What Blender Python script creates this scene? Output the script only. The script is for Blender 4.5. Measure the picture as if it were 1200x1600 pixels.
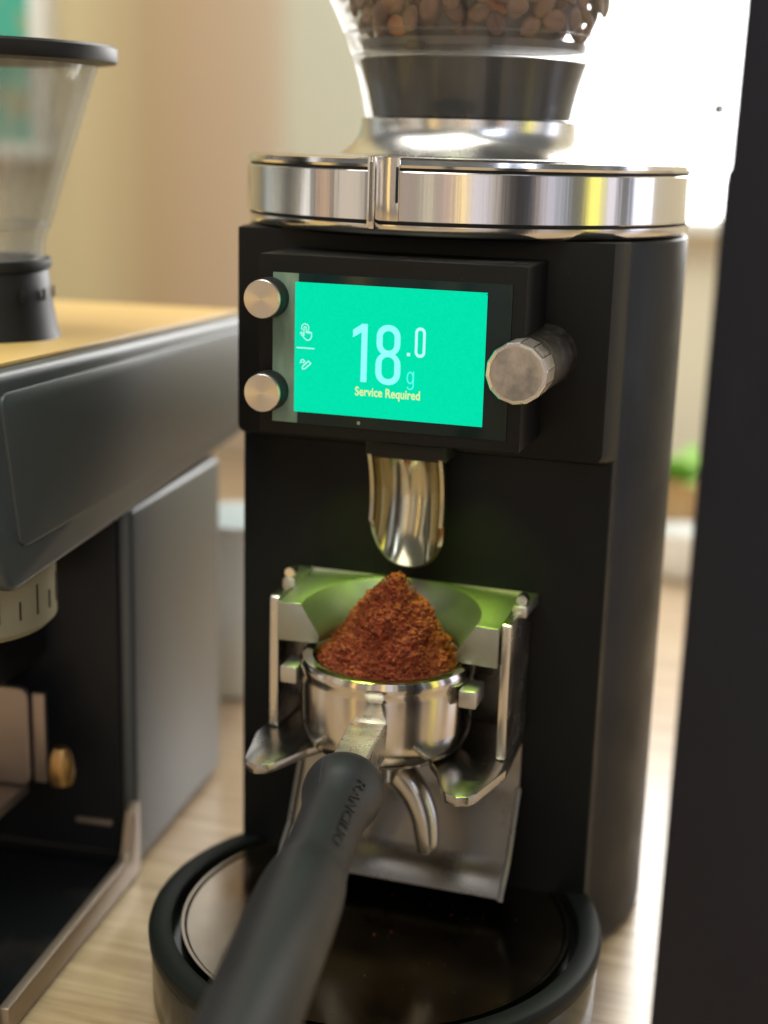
import bpy, bmesh, math, random
from mathutils import Vector, Matrix, noise

# ------------------------------------------------------------------ scene, camera, light
sc = bpy.context.scene
for o in list(bpy.data.objects):
    bpy.data.objects.remove(o)
COL = sc.collection
R = math.radians
random.seed(7)

Z0 = 0.338                      # height of the grinder's top lip above the counter
cam_d = bpy.data.cameras.new('camera')
cam = bpy.data.objects.new('camera', cam_d); COL.objects.link(cam)
head, pitch, roll = R(17.5088), R(14.2641), R(1.5554)
d = Vector((-math.sin(head)*math.cos(pitch), math.cos(head)*math.cos(pitch), -math.sin(pitch)))
r_ = Vector((math.cos(head), math.sin(head), 0)); u_ = r_.cross(d)
rr = math.cos(roll)*r_ + math.sin(roll)*u_; uu = -math.sin(roll)*r_ + math.cos(roll)*u_
M = Matrix((rr, uu, -d)).transposed().to_4x4()
M.translation = Vector((0.16440, -0.62959, 0.00692 + Z0))
cam.matrix_world = M
cam_d.sensor_fit = 'VERTICAL'; cam_d.sensor_height = 36; cam_d.sensor_width = 27
cam_d.lens = 2296.68/1600*36
cam_d.clip_start = 0.01; cam_d.clip_end = 50
cam_d.dof.use_dof = True
cam_d.dof.focus_distance = 0.535
cam_d.dof.aperture_fstop = 4.7
sc.camera = cam

w = bpy.data.worlds.new('World'); sc.world = w; w.use_nodes = True
bg = w.node_tree.nodes['Background']
bg.inputs[0].default_value = (0.54, 0.54, 0.53, 1); bg.inputs[1].default_value = 0.26

def area(name, loc, target, sx, sy, power, col):
    l = bpy.data.lights.new(name, 'AREA'); l.shape = 'RECTANGLE'; l.size = sx; l.size_y = sy
    l.energy = power; l.color = col
    o = bpy.data.objects.new(name, l); COL.objects.link(o)
    o.location = loc
    o.rotation_euler = (Vector(target)-Vector(loc)).to_track_quat('-Z', 'Y').to_euler()
    return o
T = (0, -0.05, 0.2)
area('ceiling_lamp', (-0.4, -0.7, 2.0), T, 2.2, 1.3, 28, (1.0, 0.96, 0.91))
area('green_highlight_lamp', (-0.15, -1.0, 2.2), T, 0.6, 0.5, 12, (0.80, 1.0, 0.50))  # added overhead for the green highlight on the handle
area('cool_sheen_lamp', (1.1, -1.3, 1.3), T, 0.5, 0.6, 7, (0.70, 0.80, 1.0))  # added for the bluish sheen on the near end of the handle
area('wall_fill_lamp', (-0.35, -0.1, 1.9), (-0.2, 0.85, 0.4), 0.6, 0.5, 9, (1.0, 0.95, 0.88))  # extra fill, added to brighten the back wall and the jug
# unseen strip lamps added for the stripes reflected in the ring: azimuth from the grinder's front, half width, radiance, colour
for az, hw, rad, colr in ((-100, 9, 0.45, (0.85, 0.92, 0.85)), (-73, 4, 1.0, (1, 0.97, 0.92)), (-60, 4, 0.55, (1, 0.62, 0.36)), (-45, 8, 0.60, (1, 0.85, 0.68)),
                          (-24, 2.2, 2.2, (1, 0.66, 0.22)), (-14, 4, 0.32, (1, 0.74, 0.64)), (-4.5, 2.5, 0.9, (1, 0.88, 0.62)), (5, 4, 0.50, (1, 0.66, 0.58)), (12, 1.6, 2.2, (1, 0.72, 0.26)),
                          (19.5, 4.5, 0.85, (0.90, 0.86, 1.0)), (27, 2, 0.6, (1, 0.85, 0.7)), (46, 2, 0.9, (1, 0.6, 0.2)), (54, 4, 0.8, (0.82, 0.80, 1.0)), (61, 2.5, 0.45, (0.7, 0.8, 1.0)),
                          (78, 4.5, 1.6, (1, 0.90, 0.12)), (88, 3, 1.3, (0.86, 0.82, 1.0)), (114, 11, 2.4, (0.76, 0.80, 1.0)), (138, 5, 0.7, (1, 0.86, 0.66))):
    DR = 2.0; wd = 2*DR*math.tan(R(hw)); ht = 1.5
    area('ring_reflection_lamp', (DR*math.sin(R(az)), -DR*math.cos(R(az)), 0.50), (0, 0, 0.33), wd, ht, rad*math.pi*wd*ht, colr)

sc.view_settings.view_transform = 'Standard'; sc.view_settings.look = 'None'
sc.view_settings.exposure = 0.0; sc.view_settings.gamma = 1.0
sc.render.engine = 'CYCLES'
sc.cycles.use_denoising = True
sc.cycles.max_bounces = 10; sc.cycles.transparent_max_bounces = 16
sc.cycles.caustics_reflective = False; sc.cycles.caustics_refractive = False
sc.cycles.sample_clamp_indirect = 6.0

# ------------------------------------------------------------------ materials
def mat(name, col, rough=0.5, metal=0.0, spec=0.5, coat=0.0, aniso=0.0):
    m = bpy.data.materials.new(name); m.use_nodes = True
    b = m.node_tree.nodes['Principled BSDF']
    b.inputs['Base Color'].default_value = (*col, 1); b.inputs['Roughness'].default_value = rough
    b.inputs['Metallic'].default_value = metal; b.inputs['Specular IOR Level'].default_value = spec
    b.inputs['Coat Weight'].default_value = coat
    b.inputs['Anisotropic'].default_value = aniso
    return m
def nd(m, t, **kw):
    n = m.node_tree.nodes.new(t)
    for k, v in kw.items():
        if hasattr(n, k): setattr(n, k, v)
        else: n.inputs[k].default_value = v
    return n
def lk(m, a, b): m.node_tree.links.new(a, b)
def bsdf(m): return m.node_tree.nodes['Principled BSDF']
def ramp(m, fac, stops):
    n = nd(m, 'ShaderNodeValToRGB'); e = n.color_ramp.elements
    while len(e) < len(stops): e.new(0.5)
    for el, (p, c) in zip(e, stops): el.position = p; el.color = (*c, 1) if len(c) == 3 else c
    lk(m, fac, n.inputs[0]); return n
def coords(m, scale=(1, 1, 1)):
    t = nd(m, 'ShaderNodeTexCoord'); mp = nd(m, 'ShaderNodeMapping'); mp.inputs['Scale'].default_value = scale
    lk(m, t.outputs['Object'], mp.inputs[0]); return mp.outputs[0]
def add_bump(m, scale, strength, dist=0.0005, stretch=(1, 1, 1), detail=4):
    n = nd(m, 'ShaderNodeTexNoise'); n.inputs['Scale'].default_value = scale; n.inputs['Detail'].default_value = detail
    lk(m, coords(m, stretch), n.inputs['Vector'])
    b = nd(m, 'ShaderNodeBump'); b.inputs['Strength'].default_value = strength; b.inputs['Distance'].default_value = dist
    lk(m, n.outputs[0], b.inputs['Height']); lk(m, b.outputs[0], bsdf(m).inputs['Normal']); return n
def rough_var(m, scale, lo, hi, stretch=(1, 1, 1)):
    n = nd(m, 'ShaderNodeTexNoise'); n.inputs['Scale'].default_value = scale; n.inputs['Detail'].default_value = 6
    lk(m, coords(m, stretch), n.inputs['Vector'])
    r = nd(m, 'ShaderNodeMapRange'); r.inputs[1].default_value = 0.3; r.inputs[2].default_value = 0.7
    r.inputs[3].default_value = lo; r.inputs[4].default_value = hi
    lk(m, n.outputs[0], r.inputs[0]); lk(m, r.outputs[0], bsdf(m).inputs['Roughness'])
def dust(m, base, speck, scale=700, thr=0.035, patch=18):
    """tiny settled dust specks, gathered in patches"""
    v = nd(m, 'ShaderNodeTexVoronoi'); v.inputs['Scale'].default_value = scale
    c = coords(m); lk(m, c, v.inputs['Vector'])
    p = nd(m, 'ShaderNodeTexNoise'); p.inputs['Scale'].default_value = patch; lk(m, c, p.inputs['Vector'])
    pr = ramp(m, p.outputs[0], [(0.42, (0, 0, 0)), (0.75, (1, 1, 1))])
    wn = nd(m, 'ShaderNodeTexWhiteNoise'); lk(m, v.outputs['Color'], wn.inputs['Vector'])
    th = nd(m, 'ShaderNodeMath', operation='MULTIPLY'); lk(m, wn.outputs[0], th.inputs[0]); th.inputs[1].default_value = thr*10
    sub = nd(m, 'ShaderNodeMath', operation='SUBTRACT'); lk(m, th.outputs[0], sub.inputs[0]); sub.inputs[1].default_value = thr*7.6
    lt = nd(m, 'ShaderNodeMath', operation='LESS_THAN'); lk(m, v.outputs['Distance'], lt.inputs[0]); lk(m, sub.outputs[0], lt.inputs[1])
    mu = nd(m, 'ShaderNodeMath', operation='MULTIPLY'); lk(m, lt.outputs[0], mu.inputs[0]); lk(m, pr.outputs[0], mu.inputs[1])
    mx = nd(m, 'ShaderNodeMix', data_type='RGBA'); lk(m, mu.outputs[0], mx.inputs[0])
    mx.inputs[6].default_value = (*base, 1); mx.inputs[7].default_value = (*speck, 1)
    lk(m, mx.outputs[2], bsdf(m).inputs['Base Color'])
def emit(name, col, st):
    m = bpy.data.materials.new(name); m.use_nodes = True
    b = bsdf(m); b.inputs['Base Color'].default_value = (*[c*0.05 for c in col], 1); b.inputs['Roughness'].default_value = 0.6
    b.inputs['Specular IOR Level'].default_value = 0.0
    b.inputs['Emission Color'].default_value = (*col, 1); b.inputs['Emission Strength'].default_value = st
    return m
def thin_glass(name, tint, refl=1.0, haze=0.0, ior=1.45):
    m = bpy.data.materials.new(name); m.use_nodes = True; nt = m.node_tree
    nt.nodes.remove(bsdf(m)); out = nt.nodes['Material Output']
    tr = nd(m, 'ShaderNodeBsdfTransparent'); tr.inputs[0].default_value = (*tint, 1)
    gl = nd(m, 'ShaderNodeBsdfGlossy'); gl.inputs['Roughness'].default_value = 0.06
    lw = nd(m, 'ShaderNodeLayerWeight'); lw.inputs[0].default_value = 0.5
    pw = nd(m, 'ShaderNodeMath', operation='POWER'); lk(m, lw.outputs['Facing'], pw.inputs[0]); pw.inputs[1].default_value = 4.0
    fr = nd(m, 'ShaderNodeMapRange'); lk(m, pw.outputs[0], fr.inputs[0]); fr.inputs[3].default_value = 0.035; fr.inputs[4].default_value = 0.75
    mx = nd(m, 'ShaderNodeMixShader'); lk(m, fr.outputs[0], mx.inputs[0]); lk(m, tr.outputs[0], mx.inputs[1]); lk(m, gl.outputs[0], mx.inputs[2])
    last = mx
    if haze > 0:
        df = nd(m, 'ShaderNodeBsdfDiffuse'); df.inputs[0].default_value = (0.75, 0.73, 0.70, 1)
        n = nd(m, 'ShaderNodeTexNoise'); n.inputs['Scale'].default_value = 60; n.inputs['Detail'].default_value = 5
        lk(m, coords(m, (1, 1, 0.25)), n.inputs['Vector'])
        rp = ramp(m, n.outputs[0], [(0.35, (haze*0.5,)*3), (0.75, (haze*1.6,)*3)])
        mx2 = nd(m, 'ShaderNodeMixShader'); lk(m, rp.outputs[0], mx2.inputs[0]); lk(m, mx.outputs[0], mx2.inputs[1]); lk(m, df.outputs[0], mx2.inputs[2])
        last = mx2
    lk(m, last.outputs[0], out.inputs['Surface'])
    return m

MAT = {}
m = MAT['body'] = mat('black_body', (0.0055, 0.0064, 0.0082), 0.40, spec=0.20); add_bump(m, 900, 0.05, 0.0003); rough_var(m, 35, 0.36, 0.5)
m = MAT['panel'] = mat('black_panel', (0.006, 0.0062, 0.0068), 0.45, spec=0.20); add_bump(m, 1500, 0.10, 0.0003); dust(m, (0.006, 0.0062, 0.0068), (0.25, 0.23, 0.2))
m = MAT['housing'] = mat('black_housing', (0.006, 0.006, 0.006), 0.42, spec=0.22); add_bump(m, 1800, 0.12, 0.0003); dust(m, (0.006, 0.006, 0.006), (0.35, 0.31, 0.26), thr=0.05, patch=25)
m = MAT['rubber'] = mat('black_rubber', (0.006, 0.0075, 0.0072), 0.5, spec=0.16)
m = MAT['handle'] = mat('handle_rubber', (0.015, 0.015, 0.017), 0.42, spec=0.6); add_bump(m, 1600, 0.08, 0.0003); dust(m, (0.015, 0.015, 0.017), (0.5, 0.5, 0.47), scale=260, thr=0.03, patch=40); rough_var(m, 60, 0.40, 0.50)
m = MAT['emboss'] = mat('handle_emboss', (0.010, 0.010, 0.010), 0.28, spec=0.6)
m = MAT['chrome'] = mat('chrome', (0.80, 0.78, 0.75), 0.12, 1.0); rough_var(m, 90, 0.08, 0.18); add_bump(m, 60, 0.03, 0.0006)
m = MAT['ring'] = mat('turned_metal', (0.78, 0.75, 0.71), 0.15, 1.0); rough_var(m, 25, 0.10, 0.22, (1, 1, 0.08)); add_bump(m, 70, 0.22, 0.0012, (1, 1, 0.02), 5)
m = MAT['steel'] = mat('steel', (0.66, 0.62, 0.57), 0.24, 1.0); rough_var(m, 60, 0.18, 0.32); add_bump(m, 70, 0.04, 0.0006)
m = MAT['satin'] = mat('satin_steel', (0.27, 0.26, 0.25), 0.30, 1.0); rough_var(m, 60, 0.24, 0.36); add_bump(m, 500, 0.05, 0.0002)
m = MAT['cast'] = mat('cast_metal', (0.55, 0.53, 0.51), 0.36, 1.0); add_bump(m, 700, 0.12, 0.0003)
m = MAT['pf'] = mat('portafilter_chrome', (0.64, 0.59, 0.52), 0.14, 1.0); rough_var(m, 50, 0.09, 0.22); add_bump(m, 40, 0.06, 0.001)
m = MAT['neck'] = mat('scuffed_neck', (0.78, 0.75, 0.70), 0.28, 1.0); add_bump(m, 1200, 0.35, 0.0004); rough_var(m, 200, 0.2, 0.4)
m = MAT['chute'] = mat('chute_steel', (0.52, 0.48, 0.34), 0.16, 1.0); rough_var(m, 90, 0.12, 0.22)
m = MAT['fork'] = mat('fork_steel', (0.42, 0.40, 0.37), 0.22, 1.0); rough_var(m, 60, 0.18, 0.28)
m = MAT['funnel'] = mat('funnel_cast', (0.36, 0.37, 0.33), 0.46, 1.0); add_bump(m, 500, 0.06, 0.0003)
m = MAT['mount'] = mat('mount_chrome', (0.80, 0.78, 0.75), 0.24, 1.0); rough_var(m, 90, 0.2, 0.3)
m = MAT['gap'] = mat('black_gap', (0.004, 0.004, 0.004), 0.6)
m = MAT['glass_dark'] = mat('display_glass', (0.005, 0.018, 0.019), 0.10, spec=0.3); rough_var(m, 120, 0.08, 0.2); dust(m, (0.005, 0.018, 0.019), (0.35, 0.38, 0.36), scale=500, thr=0.03, patch=60)
m = MAT['film'] = mat('display_film', (0.10, 0.16, 0.125), 0.4, spec=0.5)
n = nd(m, 'ShaderNodeTexNoise'); n.inputs['Scale'].default_value = 120; n.inputs['Detail'].default_value = 6; lk(m, coords(m, (1, 1, 0.35)), n.inputs['Vector'])
rp = ramp(m, n.outputs[0], [(0.3, (0.09, 0.16, 0.12)), (0.7, (0.24, 0.34, 0.26))]); lk(m, rp.outputs[0], bsdf(m).inputs['Base Color'])
m = MAT['screen'] = emit('lit_screen', (0.0, 0.74, 0.41), 1.0)
n = nd(m, 'ShaderNodeTexNoise'); n.inputs['Scale'].default_value = 1500; n.inputs['Detail'].default_value = 2; lk(m, coords(m), n.inputs['Vector'])
rp = ramp(m, n.outputs[0], [(0.3, (0.0, 0.72, 0.395)), (0.7, (0.002, 0.79, 0.44))])
v = nd(m, 'ShaderNodeTexVoronoi'); v.inputs['Scale'].default_value = 170; lk(m, coords(m), v.inputs['Vector'])
lt = nd(m, 'ShaderNodeMath', operation='LESS_THAN'); lk(m, v.outputs['Distance'], lt.inputs[0]); lt.inputs[1].default_value = 0.055
wn = nd(m, 'ShaderNodeTexWhiteNoise'); lk(m, v.outputs['Color'], wn.inputs['Vector'])
g_ = nd(m, 'ShaderNodeMath', operation='GREATER_THAN'); lk(m, wn.outputs[0], g_.inputs[0]); g_.inputs[1].default_value = 0.86
mu = nd(m, 'ShaderNodeMath', operation='MULTIPLY'); lk(m, lt.outputs[0], mu.inputs[0]); lk(m, g_.outputs[0], mu.inputs[1])
mx = nd(m, 'ShaderNodeMix', data_type='RGBA'); lk(m, mu.outputs[0], mx.inputs[0]); lk(m, rp.outputs[0], mx.inputs[6]); mx.inputs[7].default_value = (0.0, 0.30, 0.17, 1)
lk(m, mx.outputs[2], bsdf(m).inputs['Emission Color'])
MAT['digit'] = emit('screen_digit', (0.30, 1.0, 0.98), 1.0)
MAT['digit2'] = emit('screen_small_digit', (0.55, 1.0, 1.0), 1.0)
MAT['unit'] = emit('screen_unit', (0.10, 0.98, 0.92), 1.0)
MAT['warn'] = emit('screen_warning', (0.78, 0.88, 0.36), 1.0)
MAT['lamp'] = emit('work_lamp', (0.75, 1.0, 0.30), 3.0)
MAT['clear'] = thin_glass('clear_plastic', (0.95, 0.95, 0.95), haze=0.045)
MAT['clear2'] = thin_glass('hopper_glass', (0.92, 0.93, 0.92), haze=0.20)
# radially brushed button face
m = MAT['button'] = mat('brushed_button', (0.62, 0.57, 0.54), 0.30, 1.0, aniso=0.75)
tg = nd(m, 'ShaderNodeTangent'); tg.direction_type = 'RADIAL'; tg.axis = 'Z'; lk(m, tg.outputs[0], bsdf(m).inputs['Tangent'])
# worn knob
m = MAT['knob'] = mat('worn_knob', (0.5, 0.46, 0.42), 0.3, 0.9)
n = nd(m, 'ShaderNodeTexNoise'); n.inputs['Scale'].default_value = 75; n.inputs['Detail'].default_value = 9; n.inputs['Roughness'].default_value = 0.62; lk(m, coords(m), n.inputs['Vector'])
rp = ramp(m, n.outputs[0], [(0.36, (0.30, 0.285, 0.28)), (0.52, (0.52, 0.475, 0.445)), (0.70, (0.66, 0.61, 0.57))]); lk(m, rp.outputs[0], bsdf(m).inputs['Base Color']); rough_var(m, 120, 0.25, 0.5)
m = MAT['knob_edge'] = mat('knob_edge', (0.75, 0.72, 0.68), 0.2, 1.0)
m = MAT['dusty'] = mat('dusty_stem', (0.03, 0.025, 0.02), 0.5)
n = nd(m, 'ShaderNodeTexNoise'); n.inputs['Scale'].default_value = 260; n.inputs['Detail'].default_value = 7; lk(m, coords(m), n.inputs['Vector'])
rp = ramp(m, n.outputs[0], [(0.42, (0.008, 0.007, 0.007)), (0.62, (0.030, 0.022, 0.017)), (0.80, (0.10, 0.075, 0.055))]); lk(m, rp.outputs[0], bsdf(m).inputs['Base Color'])
# coffee
m = MAT['coffee'] = mat('ground_coffee', (0.16, 0.05, 0.015), 0.75, spec=0.25)
n = nd(m, 'ShaderNodeTexNoise'); n.inputs['Scale'].default_value = 420; n.inputs['Detail'].default_value = 6; n.inputs['Roughness'].default_value = 0.65; lk(m, coords(m), n.inputs['Vector'])
rp = ramp(m, n.outputs[0], [(0.30, (0.070, 0.012, 0.005)), (0.52, (0.19, 0.034, 0.012)), (0.74, (0.34, 0.072, 0.025))]); lk(m, rp.outputs[0], bsdf(m).inputs['Base Color'])
m = MAT['bean'] = mat('roasted_bean', (0.13, 0.060, 0.030), 0.42, spec=0.4)
oi = nd(m, 'ShaderNodeObjectInfo'); rp = ramp(m, oi.outputs['Random'], [(0.0, (0.16, 0.080, 0.048)), (0.85, (0.27, 0.125, 0.068)), (0.97, (0.48, 0.20, 0.075))]); lk(m, rp.outputs[0], bsdf(m).inputs['Base Color']); add_bump(m, 500, 0.2, 0.0004)
# counter wood laminate
m = MAT['counter'] = mat('pale_wood', (0.45, 0.33, 0.21), 0.38, spec=0.5, coat=0.8); bsdf(m).inputs['Coat Roughness'].default_value = 0.22
wv = nd(m, 'ShaderNodeTexNoise'); wv.inputs['Scale'].default_value = 10; wv.inputs['Detail'].default_value = 9; wv.inputs['Roughness'].default_value = 0.7; lk(m, coords(m, (0.7, 12, 1)), wv.inputs['Vector'])
rp = ramp(m, wv.outputs[0], [(0.30, (0.28, 0.185, 0.105)), (0.48, (0.45, 0.315, 0.195)), (0.70, (0.56, 0.42, 0.28))]); lk(m, rp.outputs[0], bsdf(m).inputs['Base Color'])
bp = nd(m, 'ShaderNodeBump'); bp.inputs['Strength'].default_value = 0.15; bp.inputs['Distance'].default_value = 0.0006; lk(m, wv.outputs[0], bp.inputs['Height']); lk(m, bp.outputs[0], bsdf(m).inputs['Normal'])
def plaster(name, c):
    m = mat(name, c, 0.85, spec=0.2); add_bump(m, 60, 0.1, 0.001)
    n = nd(m, 'ShaderNodeTexNoise'); n.inputs['Scale'].default_value = 5; lk(m, coords(m), n.inputs['Vector'])
    rp = ramp(m, n.outputs[0], [(0.3, tuple(x*0.92 for x in c)), (0.7, tuple(min(1, x*1.06) for x in c))]); lk(m, rp.outputs[0], bsdf(m).inputs['Base Color']); return m
MAT['wall'] = plaster('beige_wall', (0.78, 0.72, 0.60))
MAT['wall_yellow'] = plaster('straw_wall', (0.60, 0.50, 0.30))
MAT['wall_tan'] = plaster('tan_wall', (0.50, 0.355, 0.235))
MAT['wall_pink'] = plaster('rosy_wall', (0.56, 0.42, 0.30))
MAT['wall_pale'] = plaster('pale_wall', (0.58, 0.57, 0.48))
m = MAT['wall_print'] = mat('washed_wall', (0.6, 0.5, 0.36), 0.85, spec=0.2)
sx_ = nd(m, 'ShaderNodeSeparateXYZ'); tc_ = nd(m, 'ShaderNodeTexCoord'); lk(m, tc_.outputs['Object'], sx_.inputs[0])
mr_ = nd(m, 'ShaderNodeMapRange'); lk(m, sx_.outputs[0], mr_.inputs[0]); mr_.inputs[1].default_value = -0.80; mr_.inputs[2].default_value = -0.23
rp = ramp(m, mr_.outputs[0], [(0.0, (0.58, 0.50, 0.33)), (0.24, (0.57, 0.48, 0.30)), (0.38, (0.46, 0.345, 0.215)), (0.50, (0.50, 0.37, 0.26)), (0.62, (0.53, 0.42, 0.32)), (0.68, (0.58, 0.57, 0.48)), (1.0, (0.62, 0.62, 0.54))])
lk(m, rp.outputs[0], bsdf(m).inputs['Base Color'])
MAT['white'] = mat('white_paint', (0.80, 0.80, 0.78), 0.4)
MAT['daylight'] = emit('overexposed_daylight', (1.0, 0.99, 0.97), 10.0)
MAT['porcelain'] = mat('white_porcelain', (0.82, 0.82, 0.80), 0.2)
MAT['bluish'] = mat('white_enamel', (0.84, 0.89, 0.93), 0.25)
MAT['leaf'] = mat('leaf_green', (0.34, 0.58, 0.14), 0.5)
MAT['terracotta'] = mat('terracotta', (0.66, 0.48, 0.26), 0.7)
m = MAT['poster'] = mat('teal_print', (0.10, 0.42, 0.33), 0.6)
n = nd(m, 'ShaderNodeTexNoise'); n.inputs['Scale'].default_value = 14; lk(m, coords(m), n.inputs['Vector'])
rp = ramp(m, n.outputs[0], [(0.52, (0.07, 0.42, 0.32)), (0.62, (0.55, 0.32, 0.06))]); lk(m, rp.outputs[0], bsdf(m).inputs['Base Color'])
m = MAT['grey_head'] = mat('dark_grey_plastic', (0.052, 0.060, 0.060), 0.42, spec=0.5); add_bump(m, 900, 0.06, 0.0003); dust(m, (0.052, 0.060, 0.060), (0.2, 0.2, 0.2), scale=350, thr=0.03)
m = MAT['grey_column'] = mat('grey_metal', (0.10, 0.106, 0.106), 0.38, 0.3); add_bump(m, 40, 0.02, 0.001)
m = MAT['head_top'] = mat('amber_reflection_top', (0.62, 0.41, 0.15), 0.35, spec=0.5)  # warm reflected light painted into the base colour
MAT['black'] = mat('plain_black', (0.010, 0.010, 0.011), 0.45, spec=0.3)
m = MAT['black_gloss'] = mat('gloss_black', (0.006, 0.007, 0.008), 0.16, spec=0.5); rough_var(m, 30, 0.12, 0.25)
m = MAT['tray'] = mat('tray_floor', (0.24, 0.20, 0.15), 0.16, 1.0); rough_var(m, 40, 0.12, 0.24)
MAT['cream'] = mat('cream_dial', (0.26, 0.235, 0.15), 0.45)
m = MAT['rose_metal'] = mat('warm_metal', (0.34, 0.27, 0.22), 0.42, 0.8)
MAT['smoke'] = mat('smoke_plastic', (0.10, 0.085, 0.08), 0.35)
MAT['brass'] = mat('brass_knob', (0.45, 0.27, 0.10), 0.35, 0.9)
m = MAT['slab'] = mat('slab_black', (0.009, 0.0095, 0.016), 0.4, spec=0.24); rough_var(m, 16, 0.18, 0.5); add_bump(m, 22, 0.25, 0.004)
m = MAT['slab_edge'] = mat('slab_edge', (0.05, 0.048, 0.06), 0.35)

# ------------------------------------------------------------------ mesh helpers
def finish(bm, angle=35):
    bmesh.ops.recalc_face_normals(bm, faces=bm.faces)
    me = bpy.data.meshes.new('mesh'); bm.to_mesh(me); bm.free()
    for p in me.polygons: p.use_smooth = True
    me.set_sharp_from_angle(angle=R(angle))
    return me
def obj(name, bm, material, parent=None, angle=35):
    me = bm if isinstance(bm, bpy.types.Mesh) else finish(bm, angle)
    if material and not me.materials: me.materials.append(MAT[material])
    o = bpy.data.objects.new(name, me); COL.objects.link(o)
    if parent: adopt(o, parent)
    return o
def adopt(o, parent):
    p = parent; mw = Matrix()
    while p: mw = p.matrix_basis @ mw if p.parent is None else p.matrix_parent_inverse @ p.matrix_basis @ mw; p = p.parent
    o.parent = parent; o.matrix_parent_inverse = mw.inverted()
def tag(o, label=None, cat=None, group=None, kind=None):
    if label: o['label'] = label
    if cat: o['category'] = cat
    if group: o['group'] = group
    if kind: o['kind'] = kind
    return o
def thing(name, loc, label, cat, group=None):
    o = bpy.data.objects.new(name, None); COL.objects.link(o); o.location = loc; o.empty_display_size = 0.02
    return tag(o, label, cat, group)
def bevel(bm, wid, seg=2, ang=30):
    e = [x for x in bm.edges if len(x.link_faces) == 2 and x.calc_face_angle(0) > R(ang)]
    if e and wid > 0: bmesh.ops.bevel(bm, geom=e, offset=wid, segments=seg, profile=0.5, affect='EDGES', clamp_overlap=True)
def box(x0, x1, y0, y1, z0, z1, bev=0.0, seg=2, bm=None):
    own = bm is None
    b = bmesh.new()
    v = [b.verts.new((x, y, z)) for z in (z0, z1) for y in (y0, y1) for x in (x0, x1)]
    for f in ((0, 1, 3, 2), (4, 6, 7, 5), (0, 4, 5, 1), (2, 3, 7, 6), (0, 2, 6, 4), (1, 5, 7, 3)): b.faces.new([v[i] for i in f])
    bmesh.ops.recalc_face_normals(b, faces=b.faces)
    bevel(b, bev, seg)
    return b
def prism(pts, axis, a, c, bev=0.0, seg=2):
    """polygon pts (2D) extruded along axis from a to c. axis 'z': pts=(x,y); 'y': pts=(x,z); 'x': pts=(y,z)"""
    b = bmesh.new()
    def P(p, t): return {'z': (p[0], p[1], t), 'y': (p[0], t, p[1]), 'x': (t, p[0], p[1])}[axis]
    lo = [b.verts.new(P(p, a)) for p in pts]; hi = [b.verts.new(P(p, c)) for p in pts]
    n = len(pts)
    b.faces.new(lo); b.faces.new(hi)
    for i in range(n): b.faces.new((lo[i], lo[(i+1) % n], hi[(i+1) % n], hi[i]))
    bmesh.ops.recalc_face_normals(b, faces=b.faces)
    bevel(b, bev, seg)
    return b
def lathe(prof, c=(0, 0, 0), n=96, axis='z', closed=False):
    """prof list of (r, h) about axis through c"""
    b = bmesh.new(); rings = []
    for r, h in prof:
        if r < 1e-6:
            p = {'z': (c[0], c[1], c[2]+h), 'y': (c[0], c[1]+h, c[2])}[axis]
            rings.append([b.verts.new(p)])
        else:
            ring = []
            for i in range(n):
                a = 2*math.pi*i/n
                p = {'z': (c[0]+r*math.cos(a), c[1]+r*math.sin(a), c[2]+h), 'y': (c[0]+r*math.cos(a), c[1]+h, c[2]+r*math.sin(a))}[axis]
                ring.append(b.verts.new(p))
            rings.append(ring)
    pairs = list(zip(rings, rings[1:])) + ([(rings[-1], rings[0])] if closed else [])
    for A, B in pairs:
        if len(A) == 1 and len(B) == 1: continue
        for i in range(n):
            j = (i+1) % n
            if len(A) == 1: b.faces.new((A[0], B[j], B[i]))
            elif len(B) == 1: b.faces.new((A[i], A[j], B[0]))
            else: b.faces.new((A[i], A[j], B[j], B[i]))
    return b
def rpoly(pts, r, n=6):
    """round the corners of a 2D polygon"""
    out = []; N = len(pts)
    rad = r if isinstance(r, (list, tuple)) else [r]*N
    for i, p in enumerate(pts):
        if rad[i] <= 0: out.append(p); continue
        p = Vector(p); a = (Vector(pts[i-1])-p); c = (Vector(pts[(i+1) % N])-p)
        la, lc = a.length, c.length; a.normalize(); c.normalize()
        ang = a.angle(c); t = min(rad[i]/math.tan(ang/2), la*0.49, lc*0.49)
        s, e = p+a*t, p+c*t
        for k in range(n+1):
            f = k/n
            q = (1-f)**2*s + 2*f*(1-f)*p + f*f*e
            out.append((q.x, q.y))
    return out
def tube(path, radii, n=24, caps=True, flat=None):
    """swept round section; flat = (sx, sz) squashes the section"""
    b = bmesh.new(); rings = []
    path = [Vector(p) for p in path]; s = None
    for i, p in enumerate(path):
        t = (path[min(i+1, len(path)-1)]-path[max(i-1, 0)]).normalized()
        if s is None: s = t.cross(Vector((0.13, 0.29, 0.95))).normalized()
        s = (s - t*s.dot(t)).normalized()
        q = s.cross(t)
        ring = []
        for k in range(n):
            a = 2*math.pi*k/n; fx, fz = flat or (1, 1)
            ring.append(b.verts.new(p + s*math.cos(a)*radii[i]*fx + q*math.sin(a)*radii[i]*fz))
        rings.append(ring)
    for A, B in zip(rings, rings[1:]):
        for k in range(n): b.faces.new((A[k], A[(k+1) % n], B[(k+1) % n], B[k]))
    if caps: b.faces.new(rings[0]); b.faces.new(rings[-1])
    return b
def zr(z): return z + Z0

# ------------------------------------------------------------------ the setting
c = obj('counter', box(-1.6, 1.6, -1.0, 0.848, -0.04, 0.0, 0.002), 'counter'); tag(c, kind='structure')
YW = 0.85
wl = obj('wall', box(-2.0, 2.0, YW+0.02, YW+0.12, -0.9, 0.277), 'wall'); tag(wl, kind='structure')
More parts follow.
